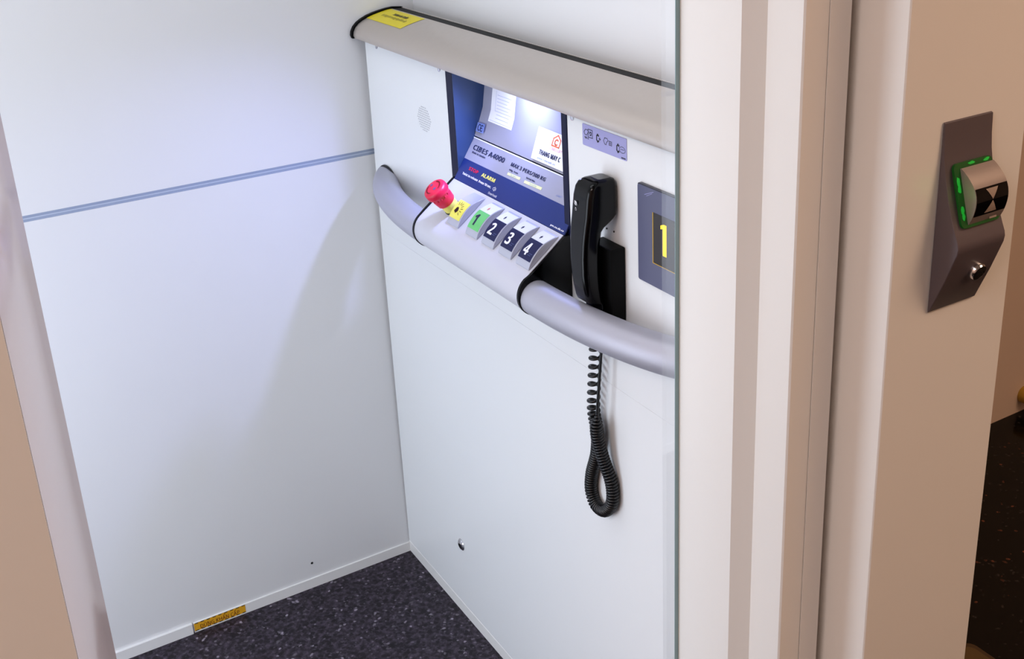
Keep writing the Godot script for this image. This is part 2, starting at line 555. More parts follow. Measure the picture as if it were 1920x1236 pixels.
	# the landing room around the camera
	structure(put(box(Vector3(4.5, -0.01, -3.2), Vector3(4.6, 2.72, 3.2)), "wall_behind", "landing_wall"), "beige landing wall facing the lift", "wall")
	structure(put(box(Vector3(0.3, -0.01, -3.3), Vector3(4.6, 2.72, -3.2)), "wall_end", "landing_wall"), "beige landing wall at the corridor end", "wall")
	structure(put(box(Vector3(1.1, -0.01, 3.2), Vector3(4.6, 2.72, 3.3)), "wall_near", "landing_wall"), "beige landing wall at the near end", "wall")
	var cl := group_structure("ceiling_landing", "pale landing ceiling with a warm light panel and an added fill panel", "ceiling")
	put(box(Vector3(0.3, 2.7, -3.3), Vector3(4.6, 2.78, 3.3)), "slab", "landing_ceiling", cl)
	put(box(Vector3(2.1, 2.675, -1.9), Vector3(3.3, 2.7, -0.7)), "light_panel", "light_panel", cl)
	put(box(Vector3(1.6, 2.675, 1.8), Vector3(2.8, 2.7, 3.0)), "light_panel", "light_panel", cl)  # second glowing panel, added to go with the fill light

# ------------------------------------------------------------------ the control wall
func build_panel() -> void:
	var t := thing("control_cabinet", "white glossy sheet metal control wall with speaker holes and a bolt", "control wall")
	var up := PackedVector2Array([Vector2(0.0095, 0.7796), Vector2(1.07, 0.7796), Vector2(1.07, 1.165), Vector2(0.730, 1.165), Vector2(0.730, 0.89), Vector2(0.358, 0.89), Vector2(0.358, 1.165), Vector2(0.0195, 1.165)])
	put(extrude(MB.new(), "xy", up, -0.012, 0.0).done(), "upper_sheet", "panel_white", t)
	put(extrude(MB.new(), "xy", PackedVector2Array([Vector2(0.0035, 0.027), Vector2(1.07, 0.027), Vector2(1.07, 0.7795), Vector2(0.0095, 0.7795), Vector2(0.0022, 0.036)]), -0.012, 0.0004, 0.0002).done(), "lower_sheet", "panel_white", t)
	put(box(Vector3(0.022, 0.03, -0.115), Vector3(0.026, 1.16, -0.012)), "side_flange", "panel_white", t)
	# speaker holes
	var mb := MB.new()
	var f := frame(Vector3(0.2585, 1.0595, 0.0), Vector3.RIGHT, Vector3.UP)
	for i in range(-5, 6):
		for k in range(-5, 6):
			var p := Vector2(i * 0.0052 + (0.0026 if posmod(k, 2) else 0.0), k * 0.0042)
			if (p / Vector2(0.0265, 0.0235)).length() < 1.0:
				ink_disc(mb, p, 0.00095, f, 0.0003, 8)
	var h := put(mb.done(), "speaker_holes", "hole_grey", t)
	h.set_meta("kind", "stuff")
	# bolt low on the sheet
	var b := MB.new()
	lathe(b, [Vector2(0.0125, 0.0), Vector2(0.0125, 0.0008), Vector2(0.0095, 0.0035), Vector2(0.006, 0.0048), Vector2(0.0042, 0.0050)], Vector3(0.2777, 0.178, 0.0007), Vector3(0, 0, 1), 28)
	var bolt := put(b.done(), "bolt", "chrome", t)
	var s := MB.new()
	lathe(s, [Vector2(0.0042, 0.0050), Vector2(0.0042, 0.0012), Vector2(0.0, 0.0012)], Vector3(0.2777, 0.178, 0.0007), Vector3(0, 0, 1), 6)
	put(s.done(), "socket", "dark_hole", bolt)
	# small screws under the header
	for x in [0.0734, 0.3326, 0.7452]:
		var c := MB.new()
		lathe(c, [Vector2(0.0045, 0.0), Vector2(0.0042, 0.0012), Vector2(0.002, 0.002), Vector2(0.0, 0.002)], Vector3(x, 1.1605, 0.0), Vector3(0, 0, 1), 14)
		put(c.done(), "screw", "chrome", t)

func header_curve() -> Array:
	return [Vector2(0.0155, 1.1690), Vector2(0.0178, 1.1745), Vector2(0.0165, 1.1815), Vector2(0.0120, 1.1890), Vector2(0.0050, 1.1955), Vector2(-0.0040, 1.2005),
		Vector2(-0.0150, 1.2050), Vector2(-0.0270, 1.2085), Vector2(-0.0400, 1.2115), Vector2(-0.0530, 1.2140), Vector2(-0.0660, 1.2155)]

func build_header() -> void:
	var t := thing("header_cover", "long rounded silver header cover with a black end cap above the control recess", "cover")
	var c := header_curve()
	var shell := PackedVector2Array(c)
	for i in range(c.size() - 1, -1, -1):
		var p: Vector2 = c[i]
		var q := Vector2(-0.03, 1.165)
		shell.append(p + (q - p).normalized() * 0.0035)
	put(extrude(MB.new(), "zy", shell, 0.0085, 1.07).done(), "cover", "header_silver", t)
	put(extrude(MB.new(), "zy", PackedVector2Array([Vector2(-0.0665, 1.209), Vector2(-0.0665, 1.2158), Vector2(-0.0855, 1.2150), Vector2(-0.0855, 1.209)]), 0.0085, 1.07).done(), "black_strip", "black_matt", t)
	put(extrude(MB.new(), "zy", PackedVector2Array([Vector2(-0.0858, 1.16), Vector2(-0.0858, 1.2156), Vector2(-0.0885, 1.2156), Vector2(-0.0885, 1.16)]), 0.0085, 1.07).done(), "back_edge", "header_silver", t)
	# black end cap, a little larger than the section
	var cap := PackedVector2Array()
	for p in c:
		var q := Vector2(-0.03, 1.170)
		cap.append(p + (p - q).normalized() * 0.0040)
	cap.append(Vector2(-0.0885, 1.2165))
	cap.append(Vector2(-0.0900, 1.1680))
	put(extrude(MB.new(), "zy", cap, 0.0008, 0.0086).done(), "end_cap", "black_matt", t)
	# housing top inside (closes the recess above the lamp) and the lamp
	put(box(Vector3(0.0085, 1.1720, -0.0768), Vector3(1.07, 1.1750, 0.011)), "inner_tray", "black_matt", t)
	var lamp := put(box(Vector3(0.505, 1.1665, -0.036), Vector3(0.60, 1.1719, -0.012), 0.001), "reading_lamp", "lamp_diffuser", t)
	lamp.set_meta("label", "small bluish lamp under the header")
	area_light("reading_light", Vector3(0.55, 1.1655, -0.024), Vector3(0.0, -1.0, 0.12), Vector2(0.08, 0.02), Color(0.70, 0.74, 1.0), 0.050)
	var s := SpotLight3D.new()  # spot added to light the back wall, its cone kept off the console
	s.name = "added_wall_spot"
	add_child(s)
	s.position = Vector3(0.55, 1.158, -0.024)
	s.look_at_from_position(s.position, Vector3(0.0, 0.74, 0.37), Vector3.UP)
	s.light_color = Color(0.66, 0.70, 1.0)
	s.light_energy = 0.21
	s.light_size = 0.012
	s.spot_angle = 40.0
	s.spot_angle_attenuation = 1.0
	s.spot_range = 6.0
	s.spot_attenuation = 2.0
	s.shadow_enabled = true
	# the yellow notice stuck on the cover
	var st := thing("yellow_sticker", "bright yellow sticker with black lettering on the silver header cover", "sticker")
	var mb := MB.new()
	var x0 := 0.0095
	var x1 := 0.162
	var zs := []
	for i in 17:
		zs.append(lerpf(-0.0120, -0.0620, i / 16.0))
	for i in 16:
		var p := header_at(zs[i], 0.0005)
		var q := header_at(zs[i + 1], 0.0005)
		var n0 := Vector3(0, p[1].y, p[1].x)
		var n1 := Vector3(0, q[1].y, q[1].x)
		mb.quad(Vector3(x0, p[0].y, p[0].x), Vector3(x1, p[0].y, p[0].x), Vector3(x1, q[0].y, q[0].x), Vector3(x0, q[0].y, q[0].x), n0, n0, n1, n1)
	put(mb.done(), "sheet", "sticker_yellow", st)
	var f := func(u: float, v: float, w: float) -> Vector3:
		var p := header_at(-0.012 - v, 0.0006 + w)
		return Vector3(x0 + u, p[0].y, p[0].x)
	letters("THANH AN TOÀN", "bold", 0.052, 0.0300, 0.060, 0.0095, f, "ink_black", st)
	letters("Su dung cho truòng hop khân câp", "plain", 0.026, 0.0165, 0.104, 0.0100, f, "ink_black", st)

# point and normal on the header curve (z, y), lifted by h
func header_at(z: float, h: float) -> Array:
	var c := header_curve()
	for i in range(1, c.size() - 1):
		var a: Vector2 = c[i]
		var b: Vector2 = c[i + 1]
		if z <= a.x and z >= b.x:
			var d := (b - a).normalized()
			var nn := Vector2(-d.y, d.x)
			if nn.y < 0.0:
				nn = -nn
			return [a.lerp(b, (z - a.x) / (b.x - a.x)) + nn * h, nn]
	return [c[-1] + Vector2(0, h), Vector2(0, 1)]

# console sections in (z, y)
const UP_A := Vector2(-0.0590, 1.168)
const UP_B := Vector2(-0.0340, 1.0525)
const INFO_A := Vector2(-0.0330, 1.0480)
const INFO_B := Vector2(0.0100, 0.9830)
const LEDGE_A := Vector2(0.0105, 0.9825)
const LEDGE_B := Vector2(0.0770, 0.9320)
const RAIL_C := Vector2(0.0635, 0.8995)
const RAIL_R := 0.0262
const NOSE_C := Vector2(0.0595, 0.9045)
const NOSE_R := 0.0322
const CON_X0 := 0.3815
const CON_X1 := 0.7265

func sheet_frame(a: Vector2, b: Vector2) -> Callable:
	# frame whose origin is the top edge at x = 0; u along x, v up the slope, w outward
	var up := Vector3(0, a.y - b.y, a.x - b.x)
	return frame(Vector3(0, a.y, a.x), Vector3.RIGHT, up)

func slab(a: Vector2, b: Vector2, thick: float, x0: float, x1: float, bevel := 0.0006) -> Mesh:
	var d := (b - a).normalized()
	var n := Vector2(d.y, -d.x)
	if n.x > 0.0:
		n = -n
	return extrude(MB.new(), "zy", PackedVector2Array([a, b, b + n * thick, a + n * thick]), x0, x1, bevel).done()

func build_console() -> void:
	var t := thing("control_console", "silver and blue control console recessed in the white panel", "console")
	# navy insert frame around the recess
	put(box(Vector3(0.3565, 0.93, -0.012), Vector3(0.3795, 1.1655, 0.0012), 0.0006), "edge_strip", "frame_navy", t)
	put(box(Vector3(0.7165, 0.93, -0.012), Vector3(0.7315, 1.1655, 0.0012), 0.0006), "edge_strip", "frame_navy", t)
	put(box(Vector3(0.3796, 0.93, -0.085), Vector3(0.3812, 1.1715, 0.0006)), "side_wall", "recess_blue", t)
	put(box(Vector3(0.7275, 0.93, -0.085), Vector3(0.7315, 1.1715, -0.012)), "side_wall", "frame_navy", t)
	put(box(Vector3(0.3765, 0.88, -0.095), Vector3(0.7315, 1.1715, -0.085)), "back_wall", "frame_navy", t)
	# upper plate: slightly curved sheet
	var mb := MB.new()
	var pts := PackedVector2Array([Vector2(-0.0598, 1.170), Vector2(-0.0585, 1.135), Vector2(-0.0526, 1.097), Vector2(-0.0440, 1.0740), Vector2(-0.0345, 1.0520), Vector2(-0.0340, 1.0498)])
	var back := pts.duplicate()
	back.reverse()
	for p in back:
		pts.append(p + Vector2(-0.003, -0.0008))
	put(extrude(mb, "zy", pts, CON_X0, 0.7275).done(), "upper_plate", "plate_light", t)
	var ip := put(slab(INFO_A, INFO_A.lerp(INFO_B, 0.505), 0.003, CON_X0, 0.7275), "info_plate", "plate_light", t)
	put(slab(INFO_A.lerp(INFO_B, 0.505), INFO_B, 0.003, CON_X0, 0.7275), "blue_band", "plate_blue", t)
	put(extrude(MB.new(), "zy", PackedVector2Array([INFO_A + Vector2(-0.003, -0.002), INFO_A + Vector2(0.0, 0.0002), INFO_A + Vector2(0.0012, -0.0012), INFO_A + Vector2(-0.002, -0.004)]), CON_X0, 0.7275).done(), "lip", "button_white", t)
	# ledge: silver sheet curving into the rail's middle piece
	var q := PackedVector2Array([LEDGE_A, Vector2(0.0330, 0.9648), Vector2(0.0560, 0.9474), Vector2(0.0690, 0.9378)])
	var a0 := deg_to_rad(52.0)
	for i in 15:
		var a := lerpf(a0, deg_to_rad(-75.0), i / 14.0)
		q.append(NOSE_C + Vector2(cos(a), sin(a)) * NOSE_R)
	q.append(Vector2(0.035, 0.878))
	q.append(Vector2(0.0015, 0.890))
	q.append(Vector2(0.0015, 0.976))
	put(extrude(MB.new(), "zy", q, CON_X0, CON_X1).done(), "ledge", "console_silver", t)
	# black end plates and rings
	var e := PackedVector2Array([Vector2(0.0105, 0.9845), Vector2(0.0340, 0.9665), Vector2(0.0570, 0.9492), Vector2(0.0700, 0.9396)])
	for i in 21:
		var a := lerpf(a0, deg_to_rad(-95.0), i / 20.0)
		e.append(NOSE_C + Vector2(cos(a), sin(a)) * (NOSE_R + 0.0016))
	e.append(Vector2(0.001, 0.872))
	e.append(Vector2(0.001, 0.9845))
	put(extrude(MB.new(), "zy", e, CON_X0 - 0.0045, CON_X0 - 0.0002).done(), "end_plate", "black_gloss", t)
	var er := PackedVector2Array()
	for p in e:
		er.append(p + Vector2(-0.0012, -0.0028) if p.y > 0.934 else p)
	put(extrude(MB.new(), "zy", er, CON_X1 + 0.0002, CON_X1 + 0.0045).done(), "end_plate", "black_gloss", t)
	# print on the info plate; v is measured down from the top edge
	var f := sheet_frame(INFO_A, INFO_B)
	letters("CIBES A4000", "bold", 0.395, -0.0200, 0.1045, 0.0085, f, "ink_navy", ip)
	letters("Made in Sweden", "bold", 0.398, -0.0262, 0.045, 0.0034, f, "ink_navy", ip)
	letters("MAX 3 PERS/300 KG", "bold", 0.5215, -0.0190, 0.104, 0.0060, f, "ink_navy", ip)
	letters("Mfg. Date", "bold", 0.5236, -0.0272, 0.027, 0.0034, f, "ink_navy", ip)
	letters("Serial No.", "bold", 0.5764, -0.0268, 0.027, 0.0030, f, "ink_navy", ip)
	var y1 := MB.new()
	ink_poly(y1, [Vector2(0.5235, -0.0342), Vector2(0.5625, -0.0335), Vector2(0.5625, -0.0292), Vector2(0.5235, -0.0300)], f, 0.0004)
	put(y1.done(), "number_strip", "strip_cream", ip)
	var y2 := MB.new()
	ink_poly(y2, [Vector2(0.5760, -0.0345), Vector2(0.6270, -0.0334), Vector2(0.6270, -0.0288), Vector2(0.5760, -0.0300)], f, 0.0004)
	put(y2.done(), "number_strip", "strip_cream", ip)
	letters("10-2012", "plain", 0.533, -0.0332, 0.018, 0.0024, f, "ce_blue", ip, "lettering", 0.0007)
	letters("412279", "plain", 0.592, -0.0331, 0.020, 0.0024, f, "ce_blue", ip, "lettering", 0.0007)
	letters("LIBT", "plain", 0.6690, -0.0316, 0.014, 0.0028, f, "ce_blue", ip)
	letters("STOP", "bold", 0.4120, -0.0545, 0.031, 0.0058, f, "ink_red", ip)
	letters("ALARM", "bold", 0.4560, -0.0548, 0.044, 0.0062, f, "ink_yellow", ip)
	letters("Twist to release", "bold", 0.3995, -0.0655, 0.053, 0.0042, f, "ink_white", ip)
	letters("Press 10 sec.", "bold", 0.4570, -0.0658, 0.041, 0.0042, f, "ink_white", ip)
	letters("Overload", "plain", 0.4975, -0.0752, 0.0265, 0.0040, f, "ink_white", ip)
	letters("pm.su.dk.co", "bold", 0.6880, -0.0755, 0.036, 0.0038, f, "ink_white", ip)
	var sp := MB.new()
	var o := Vector2(0.5045, -0.0638)
	ink_line(sp, [o + Vector2(0.0, -0.0012), o + Vector2(0.0, 0.0012), o + Vector2(0.002, 0.0014), o + Vector2(0.005, 0.0034), o + Vector2(0.005, -0.0034), o + Vector2(0.002, -0.0014), o + Vector2(0.0, -0.0012)], 0.0007, f, 0.0005)
	ink_line(sp, [o + Vector2(0.0065, 0.0014), o + Vector2(0.0072, 0.0), o + Vector2(0.0065, -0.0014)], 0.0006, f, 0.0005)
	ink_line(sp, [o + Vector2(0.0080, 0.0026), o + Vector2(0.0093, 0.0), o + Vector2(0.0080, -0.0026)], 0.0006, f, 0.0005)
	put(sp.done(), "speaker_icon", "ink_white", ip)

func build_notices() -> void:
	# everything stuck on the curved upper plate and the panels
	var a := Vector2(-0.0526, 1.097)
	var b := Vector2(-0.0340, 1.0530)
	var f := sheet_frame(a, b)
	var ce := thing("conformity_sticker", "small blue CE sticker at the lower left of the recess plate", "sticker")
	var c := MB.new()
	ink_poly(c, [Vector2(0.3855, -0.0425), Vector2(0.4110, -0.0415), Vector2(0.4095, -0.0262), Vector2(0.3845, -0.0272)], f, 0.0022)
	put(c.done(), "sheet", "ce_blue", ce)
	var m := MB.new()
	for k in 2:
		var o := Vector2(0.3945 + k * 0.0085, -0.0344)
		var arc := []
		for i in 11:
			var g := deg_to_rad(lerpf(55.0, 305.0, i / 10.0))
			arc.append(o + Vector2(cos(g) * 0.0042, sin(g) * 0.0050))
		ink_line(m, arc, 0.0014, f, 0.0026)
		if k == 1:
			ink_line(m, [o + Vector2(-0.0042, 0), o + Vector2(0.0012, 0)], 0.0013, f, 0.0026)
	put(m.done(), "lettering", "ink_navy", ce)
	# document sheet on the upper part of the plate
	var f2 := sheet_frame(Vector2(-0.0585, 1.135), Vector2(-0.0526, 1.097))
	var d := thing("document_sheet", "white form sheet with fine ruled lines stuck high on the recess plate", "paper")
	var pc := MB.new()
	var prof := [Vector2(-0.0595, 1.160), Vector2(-0.0585, 1.135), Vector2(-0.0526, 1.097), Vector2(-0.0460, 1.0792)]
	for i in 3:
		var p: Vector2 = prof[i] + Vector2(0.0005, 0.0001)
		var q: Vector2 = prof[i + 1] + Vector2(0.0005, 0.0001)
		var nn := Vector3(0, q.x - p.x, p.y - q.y).normalized()
		pc.flat(Vector3(0.4105, p.y, p.x), Vector3(0.4885, p.y, p.x), Vector3(0.4885, q.y, q.x), Vector3(0.4105, q.y, q.x), nn)
	put(pc.done(), "sheet", "paper_white", d)
	var pl := MB.new()
	for i in 6:
		var yv := -0.010 - i * 0.0055
		if i < 5:
			ink_line(pl, [Vector2(0.430, yv), Vector2(0.430 + 0.045 - 0.006 * (i % 3), yv)], 0.0007, f2, 0.0009)
	ink_line(pl, [Vector2(0.4255, -0.004), Vector2(0.4255, -0.037), Vector2(0.4825, -0.037), Vector2(0.4825, -0.004)], 0.0006, f2, 0.0009)
	var f3 := sheet_frame(a, Vector2(-0.0460, 1.0792))
	for i in 2:
		ink_line(pl, [Vector2(0.432, -0.004 - i * 0.006), Vector2(0.474, -0.004 - i * 0.006)], 0.0007, f3, 0.0009)
	ink_line(pl, [Vector2(0.414, -0.016), Vector2(0.484, -0.016)], 0.0006, f3, 0.0009)
	put(pl.done(), "ruled_lines", "paper_line", d)
	# company notice on the right, ends behind the recess edge
	var w := thing("company_notice", "white card with orange house logo at the right edge of the recess plate", "paper")
	var wc := MB.new()
	ink_poly(wc, [Vector2(0.5705, -0.0465), Vector2(0.7225, -0.0465), Vector2(0.7225, 0.0040), Vector2(0.5665, 0.0040)], f, 0.0026)
	put(wc.done(), "card", "paper_white", w)
	letters("THANG MAY C", "bold", 0.5880, -0.0360, 0.060, 0.0075, f, "ink_navy", w, "lettering", 0.0030)
	letters("www.cibeslift.vn", "plain", 0.5865, -0.0435, 0.052, 0.0034, f, "ce_blue", w, "lettering", 0.0030)
	letters("CIBES LIFT", "plain", 0.6130, -0.0228, 0.034, 0.0042, f, "ink_pale_red", w, "lettering", 0.0030)
	var hs := MB.new()
	ink_line(hs, [Vector2(0.6150, -0.0160), Vector2(0.6150, -0.0050), Vector2(0.6250, 0.0012), Vector2(0.6350, -0.0050), Vector2(0.6350, -0.0160), Vector2(0.6150, -0.0160)], 0.0022, f, 0.0030)
	var arc := []
	for i in 9:
		var g := deg_to_rad(lerpf(50.0, 310.0, i / 8.0))
		arc.append(Vector2(0.6255 + cos(g) * 0.0046, -0.0095 + sin(g) * 0.0040))
	ink_line(hs, arc, 0.0022, f, 0.0030)
	put(hs.done(), "house_logo", "ink_orange", w)
	# phone instruction label on the panel
	var pf := frame(Vector3(0, 0, 0.0), Vector3.RIGHT, Vector3.UP)
	var pi_ := thing("phone_instruction_label", "lilac label with four black pictograms above the telephone", "label")
	put(extrude(MB.new(), "xy", rect(0.7710, 1.1278, 0.8755, 1.1582, 0.0018), 0.0001, 0.0008).done(), "plate", "sticker_lilac", pi_)
	var ic := MB.new()
	var L := 0.0011
	# hand pressing a button
	var o := Vector2(0.7755, 1.1470)
	ink_line(ic, [o, o + Vector2(0.0035, 0.0040), o + Vector2(0.0085, 0.0040), o + Vector2(0.0115, 0.0015), o + Vector2(0.0085, -0.0008), o + Vector2(0.0060, -0.0038), o + Vector2(0.002, -0.0035), o], 0.0008, pf, L)
	ink_line(ic, [o + Vector2(0.0100, -0.0055), o + Vector2(0.0100, 0.0055), o + Vector2(0.0205, 0.0055), o + Vector2(0.0205, -0.0055), o + Vector2(0.0100, -0.0055)], 0.0009, pf, L)
	ink_line(ic, [o + Vector2(0.0135, 0.0), o + Vector2(0.0150, 0.0022), o + Vector2(0.0175, 0.0018), o + Vector2(0.0172, -0.0018), o + Vector2(0.0145, -0.0022)], 0.0014, pf, L)
	# handset with plus
	o = Vector2(0.8060, 1.1445)
	ink_line(ic, [o + Vector2(0.003, 0.0055), o + Vector2(0.0002, 0.0030), o + Vector2(0.0, -0.0025), o + Vector2(0.003, -0.0050)], 0.0018, pf, L)
	ink_line(ic, [o + Vector2(0.0025, 0.0050), o + Vector2(0.0045, 0.0040)], 0.0026, pf, L)
	ink_line(ic, [o + Vector2(0.0025, -0.0045), o + Vector2(0.0045, -0.0035)], 0.0026, pf, L)
	ink_line(ic, [o + Vector2(0.0060, 0.0), o + Vector2(0.0092, 0.0)], 0.0012, pf, L)
	ink_line(ic, [o + Vector2(0.0076, 0.0016), o + Vector2(0.0076, -0.0016)], 0.0012, pf, L)
	# hand and key pad
	o = Vector2(0.8225, 1.1445)
	ink_line(ic, [o, o + Vector2(0.0030, 0.0045), o + Vector2(0.0090, 0.0045), o + Vector2(0.0110, 0.0020), o + Vector2(0.0075, -0.0008), o + Vector2(0.0060, -0.0045), o + Vector2(0.0030, -0.0040), o], 0.0008, pf, L)
	for i in 3:
		for k in 3:
			ink_disc(ic, o + Vector2(0.0135 + i * 0.0027, -0.0030 + k * 0.0024), 0.0010, pf, L, 6)
	# handset and speech bubble
	o = Vector2(0.8535, 1.1410)
	ink_line(ic, [o + Vector2(0.003, 0.0058), o + Vector2(0.0002, 0.0030), o + Vector2(0.0, -0.0025), o + Vector2(0.003, -0.0052)], 0.0018, pf, L)
	ink_line(ic, [o + Vector2(0.0025, 0.0052), o + Vector2(0.0045, 0.0042)], 0.0026, pf, L)
	ink_line(ic, [o + Vector2(0.0025, -0.0047), o + Vector2(0.0045, -0.0037)], 0.0026, pf, L)
	var bub := []
	for i in 15:
		bub.append(o + Vector2(0.0125 + cos(TAU * i / 14.0) * 0.0068, sin(TAU * i / 14.0) * 0.0042))
	ink_line(ic, bub, 0.0006, pf, L)
	ink_line(ic, [o + Vector2(0.0085, 0.0006), o + Vector2(0.0165, 0.0006)], 0.0006, pf, L)
	put(ic.done(), "pictograms", "ink_black", pi_)
	letters("10 s", "bold", 0.7762, 1.1380, 0.0100, 0.0030, pf, "ink_black", pi_, "lettering", L)
	letters("090140", "bold", 0.8635, 1.1293, 0.0095, 0.0020, pf, "ink_black", pi_, "lettering", L)
	# orange strip on the skirting
	var es := thing("emergency_stop_strip", "orange dashed sticker on the back skirting at the floor", "sticker")
	var bf := frame(Vector3(0.0042, 0.0, 0.4912), Vector3(0, 0, -1), Vector3.UP)
	var sh := MB.new()
	ink_poly(sh, [Vector2(0, 0.0035), Vector2(0.108, 0.0035), Vector2(0.108, 0.0222), Vector2(0, 0.0222)], bf, 0.0003)
	put(sh.done(), "sheet", "sticker_orange", es)
	var ds := MB.new()
	for i in 9:
		var x := 0.002 + i * 0.0123
		ink_poly(ds, [Vector2(x, 0.0204), Vector2(x + 0.0068, 0.0204), Vector2(x + 0.0068, 0.0222), Vector2(x, 0.0222)], bf, 0.0006)
		ink_poly(ds, [Vector2(x, 0.0035), Vector2(x + 0.0068, 0.0035), Vector2(x + 0.0068, 0.0053), Vector2(x, 0.0053)], bf, 0.0006)
	put(ds.done(), "dashes", "ink_black", es)
	letters("DÙNG KHÂN CÂP", "plain", 0.0125, 0.0060, 0.082, 0.0120, bf, "ink_brown", es, "lettering", 0.0007)
	for line in [[Vector2(0.0276, 0.0142), Vector2(0.0290, 0.0150), Vector2(0.0288, 0.0164)], [Vector2(0.0632, 0.0184), Vector2(0.0645, 0.0190), Vector2(0.0640, 0.0176)], [Vector2(0.0864, 0.0174), Vector2(0.0878, 0.0190)]]:
		put(ink_line(MB.new(), line, 0.0008, bf, 0.0007).done(), "accent", "ink_brown", es)

# skin over rings of equal point count; normals from neighbours, seams smooth
func loft(mb: MB, rings: Array, caps := true) -> MB:
	var m := rings.size()
	var k: int = rings[0].size()
	var nr := []
	for i in m:
		var row := PackedVector3Array()
		var mid := Vector3.ZERO
		for p in rings[i]:
			mid += p
		mid /= k
		for j in k:
			var du: Vector3 = rings[i][(j + 1) % k] - rings[i][(j + k - 1) % k]
			var dv: Vector3 = rings[mini(i + 1, m - 1)][j] - rings[maxi(i - 1, 0)][j]
			var nn := du.cross(dv).normalized()
			if nn.dot(rings[i][j] - mid) < 0.0:
				nn = -nn
			row.append(nn)
		nr.append(row)
	for i in m - 1:
		for j in k:
			var l := (j + 1) % k
			mb.quad(rings[i][j], rings[i][l], rings[i + 1][l], rings[i + 1][j], nr[i][j], nr[i][l], nr[i + 1][l], nr[i + 1][j])
	if caps:
		for e in [[0, 1], [m - 1, m - 2]]:
			var c0 := Vector3.ZERO
			var c1 := Vector3.ZERO
			for j in k:
				c0 += rings[e[0]][j] / k
				c1 += rings[e[1]][j] / k
			var nn := (c0 - c1).normalized()
			for j in k:
				mb.tri(c0, rings[e[0]][j], rings[e[0]][(j + 1) % k], nn, nn, nn)
	return mb

func build_handrail() -> void:
	var t := thing("handrail", "bowed silver handrail curving into the control panel on both sides", "handrail")
	var y := RAIL_C.y
	var left := bezier(Vector3(CON_X0 - 0.0046, y, RAIL_C.x), Vector3(0.285, y, RAIL_C.x), Vector3(0.135, y, 0.050), Vector3(0.052, y, -0.010), 40)
	put(tube(MB.new(), left, RAIL_R, 32).done(), "end_piece", "rail_silver", t)
	var right := bezier(Vector3(CON_X1 + 0.0046, y, RAIL_C.x), Vector3(0.825, y, RAIL_C.x), Vector3(0.975, y, 0.050), Vector3(1.058, y, -0.010), 40)
	put(tube(MB.new(), right, RAIL_R, 32).done(), "end_piece", "rail_silver", t)
	for s in [0.0735, 1.0365]:
		var pts := PackedVector2Array()
		for k in 36:
			pts.append(Vector2(s + cos(TAU * k / 36) * 0.0420, y + sin(TAU * k / 36) * 0.0300))
		put(extrude(MB.new(), "xy", pts, 0.0002, 0.0040, 0.001).done(), "gasket", "black_rubber", t)

# ------------------------------------------------------------------ push buttons on the ledge
const BTN := [Vector2(0.0720, 0.0), Vector2(0.0712, 0.0022), Vector2(0.0640, 0.0062), Vector2(0.0570, 0.0088), Vector2(0.0490, 0.0106), Vector2(0.0410, 0.0116), Vector2(0.0330, 0.0114), Vector2(0.0260, 0.0100), Vector2(0.0180, 0.0072), Vector2(0.0110, 0.0038), Vector2(0.0055, 0.0008), Vector2(0.0055, 0.0)]

func ledge_dir() -> Vector2:
	return (LEDGE_B - LEDGE_A).normalized()

# ledge coordinates (s down the slope, h off the ledge) to (z, y)
func on_ledge(s: float, h: float) -> Vector2:
	var d := ledge_dir()
	var n := Vector2(-d.y, d.x)
	if n.y < 0.0:
		n = -n
	return LEDGE_A + d * s + n * h

func btn_surface(s: float, lift: float) -> Vector2:
	for i in range(2, BTN.size() - 2):
		var a: Vector2 = BTN[i]
		var b: Vector2 = BTN[i + 1]
		if s <= a.x and s >= b.x:
			return on_ledge(s, lerpf(a.y, b.y, (a.x - s) / (a.x - b.x)) + lift)
	return on_ledge(s, lift)

func btn_strip(s0: float, s1: float, x0: float, x1: float, lift: float) -> Mesh:
	var mb := MB.new()
	var n := 8
	for i in n:
		var p := btn_surface(lerpf(s0, s1, float(i) / n), lift)
		var q := btn_surface(lerpf(s0, s1, float(i + 1) / n), lift)
		var d := (q - p).normalized()
		var nn := Vector2(d.y, -d.x)
		if nn.y < 0.0:
			nn = -nn
		var n3 := Vector3(0, nn.y, nn.x)
		mb.flat(Vector3(x0, p.y, p.x), Vector3(x1, p.y, p.x), Vector3(x1, q.y, q.x), Vector3(x0, q.y, q.x), n3)
	return mb.done()

